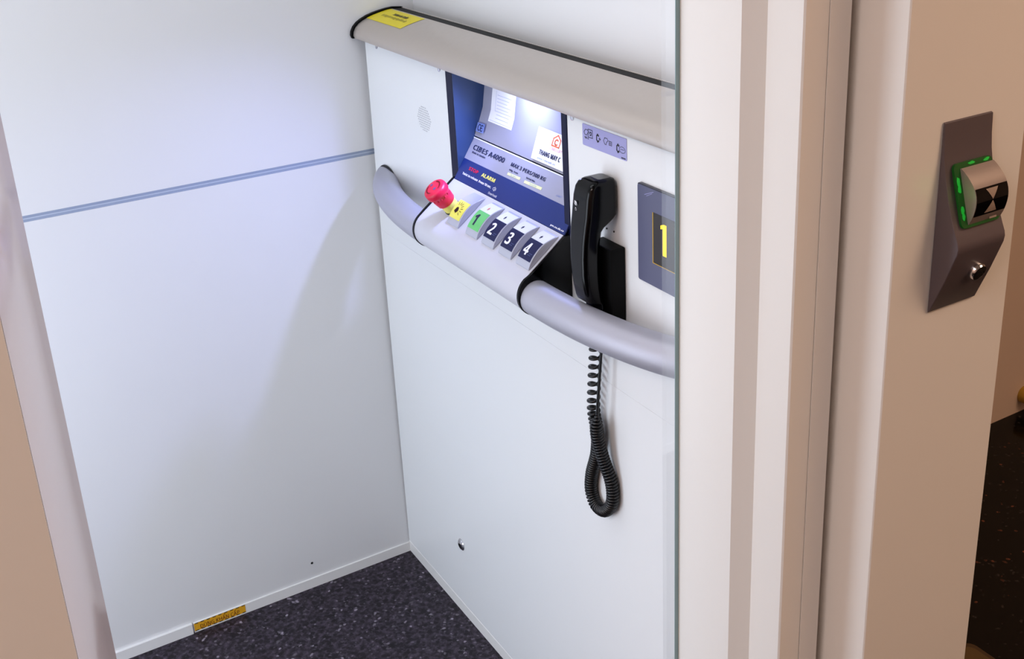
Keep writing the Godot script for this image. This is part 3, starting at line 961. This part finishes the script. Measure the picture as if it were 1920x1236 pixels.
func build_buttons() -> void:
	var xs := [0.4631, 0.5263, 0.5785, 0.6318, 0.6846]
	var marks := ["", "1", "2", "3", "4"]
	var tops := ["label_yellow", "label_green", "label_navy", "label_navy", "label_navy"]
	var says := ["silver alarm push button with yellow bell label beside the red stop knob", "floor push button with green label reading 1",
		"navy push button reading 2 next to the green one", "middle navy push button reading 3", "navy push button reading 4 at the right end, nearest the telephone"]
	var wd := 0.0372
	var outline := PackedVector2Array()
	for p in BTN:
		outline.append(on_ledge(p.x, p.y))
	for i in 5:
		var t := thing("push_button", says[i], "button", "push buttons in a row on the console ledge")
		var x0: float = xs[i]
		put(extrude(MB.new(), "zy", outline, x0, x0 + wd, 0.0004).done(), "cap", "button_silver", t)
		var lab := put(btn_strip(0.0625, 0.0295, x0 + 0.0008, x0 + wd - 0.0022, 0.0004), "label_plate", tops[i], t)
		if i > 0:
			put(btn_strip(0.0293, 0.0085, x0 + 0.0008, x0 + wd - 0.0012, 0.0004), "white_plate", "button_white", t)
		# u across the button, v up the slope from the front edge
		var f := func(u: float, v: float, w: float) -> Vector3:
			var p := btn_surface(0.0625 - v, 0.0004 + w)
			return Vector3(x0 + u, p.y, p.x)
		if i == 0:
			var b := MB.new()
			var o := Vector2(0.0125, 0.0145)
			ink_poly(b, [o + Vector2(-0.0050, -0.0035), o + Vector2(0.0015, -0.0060), o + Vector2(0.0055, -0.0010), o + Vector2(0.0030, 0.0040), o + Vector2(-0.0010, 0.0050), o + Vector2(-0.0035, 0.0025)], f, 0.0006)
			for k in 7:
				var g := deg_to_rad(-35.0 + k * 26.0)
				var d := Vector2(cos(g), sin(g))
				ink_line(b, [o + Vector2(0.0015, 0.001) + d * 0.0085, o + Vector2(0.0015, 0.001) + d * 0.0135], 0.0009, f, 0.0006)
			put(b.done(), "bell_icon", "ink_black", lab)
		else:
			letters(marks[i], "bold", 0.0070, 0.0060, 0.0125 if i > 1 else 0.0088, 0.0200, f, "ink_navy" if i == 1 else "ink_white", lab, "lettering", 0.0006)
			var br := MB.new()
			for p in [Vector2(0, 0), Vector2(0.0028, 0), Vector2(0.0028, 0.0028), Vector2(0.0056, 0.0028), Vector2(0.0084, 0.0028), Vector2(0.0056, 0.0)]:
				ink_disc(br, Vector2(0.0225, 0.0080) + p, 0.0006, f, 0.0006, 6)
			put(br.done(), "braille_dots", "label_green" if i == 1 else "ce_blue", lab)
			var ar := MB.new()
			var c := Vector2(0.0165, 0.0415)
			ink_poly(ar, [c + Vector2(-0.0026, -0.0002), c + Vector2(0.0026, -0.0002), c + Vector2(0.0, 0.0036)], f, 0.0005)
			ink_poly(ar, [c + Vector2(-0.0010, -0.0030), c + Vector2(0.0010, -0.0030), c + Vector2(0.0010, 0.0), c + Vector2(-0.0010, 0.0)], f, 0.0005)
			put(ar.done(), "arrow_icon", "ink_pale_red" if i == 1 else "ink_navy", t)

func build_emergency_stop() -> void:
	var t := thing("emergency_stop_button", "red mushroom emergency stop button on a yellow collar at the console's left", "button")
	var p := on_ledge(0.0465, 0.0)
	var base := Vector3(0.4454, p.y, p.x)
	var q := on_ledge(0.0465, 1.0)
	var ax := (Vector3(0.4454, q.y, q.x) - base).normalized()
	var mb := MB.new()
	put(lathe(MB.new(), [Vector2(0.0, 0.0004), Vector2(0.0142, 0.0004), Vector2(0.0142, 0.0030), Vector2(0.0, 0.0030)], base, ax, 32).done(), "base_ring", "black_rubber", t)
	put(lathe(MB.new(), [Vector2(0.0, 0.003), Vector2(0.0134, 0.003), Vector2(0.0134, 0.0195), Vector2(0.0, 0.0195)], base, ax, 32).done(), "collar", "collar_yellow", t)
	var prof := [Vector2(0.0, 0.0175), Vector2(0.0150, 0.0175), Vector2(0.0160, 0.0190), Vector2(0.0172, 0.0290), Vector2(0.0172, 0.0350), Vector2(0.0180, 0.0375), Vector2(0.0200, 0.0400), Vector2(0.0204, 0.0430), Vector2(0.0204, 0.0480), Vector2(0.0196, 0.0515), Vector2(0.0178, 0.0530), Vector2(0.0130, 0.0538), Vector2(0.0, 0.0542)]
	var knob := put(lathe(mb, prof, base, ax, 48).done(), "knob", "stop_red", t)
	var u := Vector3.RIGHT
	var v := ax.cross(u).normalized()
	var f := frame(base + ax * 0.0542, u, v)
	var ar := MB.new()
	for k in 2:
		var arc := []
		for i in 9:
			var g := deg_to_rad(k * 180.0 + lerpf(15.0, 115.0, i / 8.0))
			arc.append(Vector2(cos(g), sin(g)) * 0.0130)
		ink_line(ar, arc, 0.0020, f, 0.0002)
	put(ar.done(), "twist_arrows", "stop_red_dark", knob)
	var sq := MB.new()  # two bluish grey squares on the knob top
	ink_poly(sq, [Vector2(0.0035, -0.0035), Vector2(0.0085, -0.0035), Vector2(0.0085, 0.0015), Vector2(0.0035, 0.0015)], f, 0.0002)
	ink_poly(sq, [Vector2(-0.0105, -0.0005), Vector2(-0.0065, -0.0005), Vector2(-0.0065, 0.0040), Vector2(-0.0105, 0.0040)], f, 0.0002)
	put(sq.done(), "bluish_marks", "stop_grey", knob)
	for i in 5:
		var g := deg_to_rad(-70.0 + i * 24.0)
		var d := u * cos(g) + v * sin(g)
		var c := base + ax * 0.0370 + d * 0.0178
		var rb := lathe(MB.new(), [Vector2(0.0, -0.0030), Vector2(0.0011, -0.0022), Vector2(0.0013, 0.0), Vector2(0.0011, 0.0022), Vector2(0.0, 0.0030)], c, ax, 8)
		put(rb.done(), "rib", "stop_red", knob)

# ------------------------------------------------------------------ telephone
func build_phone() -> void:
	var cr := thing("phone_cradle", "black cradle box on the panel holding the telephone handset", "phone cradle")
	put(extrude(MB.new(), "xy", rect(0.8160, 0.872, 0.8690, 1.0055, 0.002), 0.0008, 0.0240, 0.001).done(), "box", "black_matt", cr)
	for p in [Vector2(0.8250, 1.0195), Vector2(0.8425, 1.0200)]:
		put(lathe(MB.new(), [Vector2(0.0014, 0.0), Vector2(0.0012, 0.0010), Vector2(0.0, 0.0012)], Vector3(p.x, p.y, 0.0001), Vector3(0, 0, 1), 10).done(), "screw", "dark_hole", cr)
	var h := thing("phone_handset", "glossy black telephone handset hanging beside the console", "telephone")
	# y, front z, back z, left x, right x, corner radius
	var sec := [[1.1010, 0.0270, 0.0080, 0.8260, 0.8480, 0.004], [1.0995, 0.0360, 0.0040, 0.8200, 0.8530, 0.006], [1.0960, 0.0425, 0.0020, 0.8160, 0.8555, 0.008], [1.0900, 0.0460, 0.0015, 0.8142, 0.8565, 0.008],
		[1.0780, 0.0490, 0.0015, 0.8135, 0.8570, 0.008], [1.0600, 0.0512, 0.0015, 0.8132, 0.8570, 0.008], [1.0500, 0.0522, 0.0020, 0.8130, 0.8568, 0.008], [1.0450, 0.0530, 0.0060, 0.8130, 0.8565, 0.008],
		[1.0400, 0.0538, 0.0130, 0.8130, 0.8562, 0.008], [1.0350, 0.0545, 0.0210, 0.8130, 0.8560, 0.008], [1.0290, 0.0552, 0.0262, 0.8132, 0.8556, 0.008], [1.0150, 0.0568, 0.0285, 0.8140, 0.8550, 0.008],
		[0.9950, 0.0580, 0.0295, 0.8150, 0.8545, 0.008], [0.9700, 0.0582, 0.0300, 0.8165, 0.8545, 0.008], [0.9500, 0.0562, 0.0290, 0.8175, 0.8548, 0.008], [0.9350, 0.0530, 0.0270, 0.8175, 0.8552, 0.008],
		[0.9285, 0.0500, 0.0260, 0.8172, 0.8555, 0.008], [0.9270, 0.0440, 0.0255, 0.8170, 0.8556, 0.007], [0.9240, 0.0345, 0.0250, 0.8170, 0.8556, 0.004], [0.8800, 0.0335, 0.0250, 0.8170, 0.8555, 0.004], [0.8720, 0.0320, 0.0260, 0.8200, 0.8520, 0.003]]
	var rings := []
	for s in sec:
		var r := PackedVector3Array()
		for p in rect(s[3], s[2], s[4], s[1], minf(s[5], (s[1] - s[2]) * 0.4), 5):
			r.append(Vector3(p.x, s[0], p.y))
		rings.append(r)
	var body := put(loft(MB.new(), rings).done(), "body", "black_gloss", h)
	var f := frame(Vector3(0.8270, 1.062, 0.0512), Vector3(0, -1, -0.035), Vector3(1, 0, 0))
	letters("GAI", "plain", 0.0, -0.0012, 0.0150, 0.0032, f, "ink_white", body, "lettering", 0.0004)
	var lg := MB.new()
	ink_poly(lg, [Vector2(-0.0100, -0.0016), Vector2(-0.0060, 0.0016), Vector2(-0.0035, 0.0044), Vector2(-0.0090, 0.0030)], f, 0.0004)
	ink_poly(lg, [Vector2(-0.0088, -0.0022), Vector2(-0.0040, -0.0014), Vector2(-0.0030, 0.0026), Vector2(-0.0062, 0.0)], f, 0.0004)
	put(lg.done(), "emblem", "ink_white", body)
	# curly cord: straight tail, coil down, loop, coil up again
	var cd := thing("telephone_cable", "black coiled telephone cord looping down below the handrail", "cable")
	var ctrl := [Vector3(0.8180, 0.900, 0.018), Vector3(0.8150, 0.840, 0.017), Vector3(0.8070, 0.780, 0.016), Vector3(0.8020, 0.730, 0.0150), Vector3(0.8070, 0.695, 0.0130), Vector3(0.8020, 0.656, 0.0115),
		Vector3(0.7860, 0.612, 0.0110), Vector3(0.7830, 0.580, 0.0110), Vector3(0.7960, 0.5610, 0.0110), Vector3(0.8200, 0.5640, 0.0110), Vector3(0.8400, 0.590, 0.0110), Vector3(0.8400, 0.625, 0.0120), Vector3(0.8290, 0.665, 0.0190),
		Vector3(0.8240, 0.705, 0.0250), Vector3(0.8280, 0.742, 0.0260)]
	var cv := Curve3D.new()
	for i in ctrl.size():
		var tan: Vector3 = (ctrl[mini(i + 1, ctrl.size() - 1)] - ctrl[maxi(i - 1, 0)]) / 6.0
		cv.add_point(ctrl[i], -tan, tan)
	cv.bake_interval = 0.001
	var total := cv.get_baked_length()
	var path := PackedVector3Array()
	var ph := 0.0
	var s := 0.0
	var step := 0.00028
	var u := Vector3.RIGHT
	while s < total:
		var c := cv.sample_baked(s, true)
		var d := (cv.sample_baked(minf(s + 0.002, total), true) - cv.sample_baked(maxf(s - 0.002, 0.0), true)).normalized()
		u = (u - d * u.dot(d)).normalized()
		var w := d.cross(u)
		var pitch := lerpf(0.0150, 0.0048, smoothstep(0.140, 0.200, s))
		var rad := 0.0080 * smoothstep(0.0, 0.03, total - s)
		ph += TAU * step / pitch
		path.append(c + (u * cos(ph) + w * sin(ph)) * rad)
		s += step
	var st := cv.sample_baked(total, true)
	for i in 12:
		path.append(st.lerp(Vector3(0.8420, 0.900, 0.020), (i + 1) / 12.0))
	put(tube(MB.new(), path, 0.0023, 7).done(), "coil", "cord_black", cd)
	# short lead beside the handset
	tag(put(tube(MB.new(), bezier(Vector3(0.795, 0.985, 0.012), Vector3(0.792, 0.960, 0.020), Vector3(0.800, 0.930, 0.022), Vector3(0.815, 0.890, 0.020), 16), 0.0022, 8).done(), "short_cable", "cord_black"), "thin black cable left of the telephone handset", "cable")

# ------------------------------------------------------------------ floor display
func build_display() -> void:
	var t := thing("floor_display", "grey floor display with glowing amber number 1", "display")
	var outer := rect(0.9045, 0.9730, 1.0120, 1.1080, 0.003)
	put(extrude(MB.new(), "xy", outer, 0.0003, 0.0045).done(), "housing", "display_edge", t)
	put(extrude(MB.new(), "xy", rect(0.9046, 0.9731, 1.0119, 1.1062, 0.003), 0.0045, 0.0050).done(), "face_plate", "display_grey", t)
	var w := put(box(Vector3(0.9375, 1.0060, 0.0050), Vector3(0.9860, 1.0758, 0.0054)), "window", "display_window", t)
	put(box(Vector3(0.9375, 1.0060, 0.0054), Vector3(0.9385, 1.0758, 0.0057)), "lit_edge", "display_edge_glow", w)
	put(box(Vector3(0.9385, 1.0060, 0.0054), Vector3(0.9860, 1.0067, 0.0057)), "lit_edge", "display_edge_glow", w)
	var f := frame(Vector3(0.9545, 1.0225, 0.0054), Vector3.RIGHT, Vector3.UP)
	var mb := MB.new()
	ink_poly(mb, [Vector2(0.0045, 0.0), Vector2(0.0125, 0.0), Vector2(0.0125, 0.0430), Vector2(0.0065, 0.0430), Vector2(0.0, 0.0400), Vector2(0.0, 0.0350), Vector2(0.0045, 0.0365)], f, 0.0003)
	put(mb.done(), "digit", "display_amber", w)
	var sc := MB.new()
	var sf := frame(Vector3(0.9200, 1.095, 0.0050), Vector3.RIGHT, Vector3.UP)
	ink_line(sc, [Vector2(0.0, 0.0), Vector2(0.0190, 0.0080)], 0.0007, sf, 0.0001)
	ink_line(sc, [Vector2(0.004, -0.001), Vector2(0.0160, 0.0050)], 0.0005, sf, 0.0001)
	put(sc.done(), "scratches", "sticker_lilac", t)

# ------------------------------------------------------------------ landing call station
const CX := 1.3017
const CALL := [Vector2(0.0006, 1.2527), Vector2(0.0028, 1.2518), Vector2(0.0032, 1.2455), Vector2(0.0038, 1.2310), Vector2(0.0055, 1.2148), Vector2(0.0100, 1.1920), Vector2(0.0155, 1.1710), Vector2(0.0222, 1.1520), Vector2(0.0280, 1.1380), Vector2(0.0318, 1.1297), Vector2(0.0328, 1.1245), Vector2(0.0318, 1.1180), Vector2(0.0195, 1.0844), Vector2(0.0030, 1.0450), Vector2(0.0006, 1.0432)]

func build_call_station() -> void:
	var t := thing("call_station", "dark grey landing call station with a green-lit button on the door post", "call station")
	var pts := PackedVector2Array()
	for p in CALL:
		pts.append(Vector2(CX + p.x, p.y))
	put(extrude(MB.new(), "xy", pts, -0.1605, -0.0875, 0.0006).done(), "housing", "call_housing", t)
	# frame on the sloping upper face: u towards -z, v up the slope
	var a := Vector3(CX + 0.0053, 1.2148, 0)
	var d := Vector3(0.0213, -0.0745, 0).normalized()
	var f := frame(a, Vector3(0, 0, -1), -d)
	var ring := put(frame_slab(rect(0.0963, -0.0745, 0.1552, -0.0068, 0.006), f, 0.0, 0.0030), "light_ring", "call_ring", t)
	var rng := RandomNumberGenerator.new()
	rng.seed = 5
	for p in [Vector2(0.1000, -0.0260), Vector2(0.1000, -0.0330), Vector2(0.1003, -0.0560), Vector2(0.1003, -0.0620), Vector2(0.1230, -0.0096), Vector2(0.1460, -0.0096)]:
		var sp := MB.new()
		var poly := []
		var tall: bool = p.x < 0.11
		for k in 9:
			var g := TAU * k / 9.0
			var q := Vector2(cos(g) * (0.0026 if tall else 0.006), sin(g) * (0.006 if tall else 0.0019)) * rng.randf_range(0.55, 1.1)
			poly.append(p + q)
		ink_poly(sp, poly, f, 0.0034)
		put(sp.done(), "lit_spot", "call_spot", ring)
	var l := OmniLight3D.new()
	l.name = "call_ring_light"
	add_child(l)
	l.position = f.call(0.0940, -0.040, 0.010)
	l.light_color = Color(0.15, 1.0, 0.3)
	l.light_energy = 0.00004
	l.light_size = 0.004
	l.omni_range = 2.0
	l.shadow_enabled = true
	# cap: arched section in (v, w), swept along u
	var sec := []
	for i in 15:
		var k := i / 14.0
		sec.append(Vector2(lerpf(-0.0125, -0.0712, k), 0.0030 + 0.0150 * pow(sin(PI * clampf(k * 0.97 + 0.02, 0.0, 1.0)), 0.85)))
	var mb := MB.new()
	for i in 14:
		var p: Vector2 = sec[i]
		var q: Vector2 = sec[i + 1]
		var n0 := seg_normal(sec, i)
		var n1 := seg_normal(sec, i + 1)
		var o: Vector3 = f.call(0.0, 0.0, 0.0)
		var m0: Vector3 = f.call(0.0, n0.x, n0.y) - o
		var m1: Vector3 = f.call(0.0, n1.x, n1.y) - o
		mb.quad(f.call(0.1053, p.x, p.y), f.call(0.1550, p.x, p.y), f.call(0.1550, q.x, q.y), f.call(0.1053, q.x, q.y), m0, m0, m1, m1)
		for e in [[0.1053, 1.0], [0.1550, -1.0]]:
			var nn := Vector3(0, 0, e[1])
			mb.quad(f.call(e[0], p.x, p.y), f.call(e[0], q.x, q.y), f.call(e[0], q.x, 0.003), f.call(e[0], p.x, 0.003), nn, nn, nn, nn)
	var cap := put(mb.done(), "button_cap", "call_cap", t)
	# black label over the lower middle of the arch with two triangles
	var on := func(u: float, v: float, w: float) -> Vector3:
		var k := clampf((v + 0.0125) / -0.0587, 0.0, 1.0)
		return f.call(u, v, 0.0030 + 0.0150 * pow(sin(PI * clampf(k * 0.97 + 0.02, 0.0, 1.0)), 0.85) + w)
	var lb := MB.new()
	for i in 8:
		var v0 := lerpf(-0.0352, -0.0640, i / 8.0)
		var v1 := lerpf(-0.0352, -0.0640, (i + 1) / 8.0)
		var p0: Vector3 = on.call(0.1060, v0, 0.0003)
		var p1: Vector3 = on.call(0.1543, v0, 0.0003)
		var p2: Vector3 = on.call(0.1543, v1, 0.0003)
		var p3: Vector3 = on.call(0.1060, v1, 0.0003)
		var nn := (p1 - p0).cross(p3 - p0).normalized()
		if nn.x < 0.0:
			nn = -nn
		lb.flat(p0, p1, p2, p3, nn)
	var lab := put(lb.done(), "label_plate", "black_gloss", cap)
	for e in [[-0.0372, -0.0492], [-0.0622, -0.0502]]:
		var tr := MB.new()
		for i in 4:
			var k0 := i / 4.0
			var k1 := (i + 1) / 4.0
			var v0 := lerpf(e[0], e[1], k0)
			var v1 := lerpf(e[0], e[1], k1)
			var w0 := 0.0092 * (1.0 - k0)
			var w1 := 0.0092 * (1.0 - k1)
			var p0: Vector3 = on.call(0.1302 - w0, v0, 0.0007)
			var p1: Vector3 = on.call(0.1302 + w0, v0, 0.0007)
			var p2: Vector3 = on.call(0.1302 + w1, v1, 0.0007)
			var p3: Vector3 = on.call(0.1302 - w1, v1, 0.0007)
			var nn := (p1 - p0).cross(p3 - p0).normalized()
			if nn.x < 0.0:
				nn = -nn
			tr.quad(p0, p1, p2, p3, nn, nn, nn, nn)
		put(tr.done(), "triangle", "call_mark", lab)
	# key lock on the lower face
	var low := Vector3(0.0318 - 0.0195, 1.1180 - 1.0844, 0).normalized()
	var ln := Vector3(low.y, -low.x, 0)
	var kc := Vector3(CX + 0.0210, 1.0885, -0.1330)
	var lock := put(lathe(MB.new(), [Vector2(0.0, 0.0), Vector2(0.0105, 0.0), Vector2(0.0105, 0.0040), Vector2(0.0092, 0.0062), Vector2(0.0078, 0.0066), Vector2(0.0, 0.0066)], kc, ln, 28).done(), "key_lock", "chrome", t)
	var kf := frame(kc + ln * 0.0066, Vector3(0, 0, -1), Vector3(0, 0, -1).cross(ln) * -1.0)
	var ks := MB.new()
	ink_poly(ks, [Vector2(-0.0045, -0.0012), Vector2(0.0045, -0.0012), Vector2(0.0045, 0.0012), Vector2(-0.0045, 0.0012)], kf, 0.0002)
	put(ks.done(), "key_slot", "dark_hole", lock)
	# chrome stud on the far side
	put(lathe(MB.new(), [Vector2(0.0, 0.0), Vector2(0.0085, 0.0), Vector2(0.0085, 0.0040), Vector2(0.0070, 0.0062), Vector2(0.0, 0.0070)], Vector3(CX + 0.0130, 1.1770, -0.1605), Vector3(0.25, 0, -1), 24).done(), "stud", "chrome", t)
	var ls := MB.new()
	ink_poly(ls, [Vector2(0.1330, -0.0705), Vector2(0.1440, -0.0705), Vector2(0.1440, -0.0685), Vector2(0.1330, -0.0685)], f, 0.0075)
	put(ls.done(), "release_slot", "chrome", cap)

func seg_normal(sec: Array, i: int) -> Vector2:
	var a: Vector2 = sec[maxi(i - 1, 0)]
	var b: Vector2 = sec[mini(i + 1, sec.size() - 1)]
	var d := (b - a).normalized()
	var n := Vector2(d.y, -d.x)
	return n if n.y > 0.0 else -n

func frame_slab(q: PackedVector2Array, f: Callable, h0: float, h1: float) -> Mesh:
	var mb := MB.new()
	var o: Vector3 = f.call(0.0, 0.0, 0.0)
	var up: Vector3 = f.call(0.0, 0.0, 1.0) - o
	if Geometry2D.is_polygon_clockwise(q):
		q.reverse()
	var m := q.size()
	for i in m:
		var j := (i + 1) % m
		var d := (q[j] - q[i]).normalized()
		var nn: Vector3 = f.call(d.y, -d.x, 0.0) - o
		mb.flat(f.call(q[i].x, q[i].y, h0), f.call(q[j].x, q[j].y, h0), f.call(q[j].x, q[j].y, h1), f.call(q[i].x, q[i].y, h1), nn)
	var idx := Geometry2D.triangulate_polygon(q)
	for k in range(0, idx.size(), 3):
		mb.tri(f.call(q[idx[k]].x, q[idx[k]].y, h1), f.call(q[idx[k + 1]].x, q[idx[k + 1]].y, h1), f.call(q[idx[k + 2]].x, q[idx[k + 2]].y, h1), up, up, up)
	return mb.done()

# ------------------------------------------------------------------ small things
func build_small_things() -> void:
	var g := thing("glass_pane", "narrow clear glass strip with a green edge beside the white door frame", "glass")
	put(box(Vector3(1.0480, 0.0, 0.0680), Vector3(1.0728, 2.1, 0.0740)), "pane", "glass", g)
	put(box(Vector3(1.0729, 0.0, 0.0681), Vector3(1.0737, 2.1, 0.0741)), "polished_edge", "glass_edge", g)
	var s := thing("door_stop", "round brass-coloured door stop low on the far landing wall", "door stop")
	var mb := lathe(MB.new(), [Vector2(0.0, 0.0), Vector2(0.0235, 0.0), Vector2(0.0235, 0.0280), Vector2(0.0215, 0.0310), Vector2(0.0165, 0.0310), Vector2(0.0165, 0.0250)], Vector3(0.3765, 0.0485, -1.632), Vector3.RIGHT, 36)
	put(mb.done(), "ring", "brass", s)
	put(lathe(MB.new(), [Vector2(0.0165, 0.0250), Vector2(0.0, 0.0260)], Vector3(0.3765, 0.0485, -1.632), Vector3.RIGHT, 36).done(), "centre", "brass_inner", s)
	var m := thing("door_mat", "brown mat with a rounded corner on the black granite floor", "mat")
	put(extrude(MB.new(), "xz", rect(0.902, -0.781, 1.36, -0.40, 0.022), -0.0028, 0.004).done(), "border", "mat_border", m)
	put(extrude(MB.new(), "xz", rect(0.912, -0.771, 1.35, -0.41, 0.018), 0.004, 0.0055).done(), "pile", "mat_brown", m)
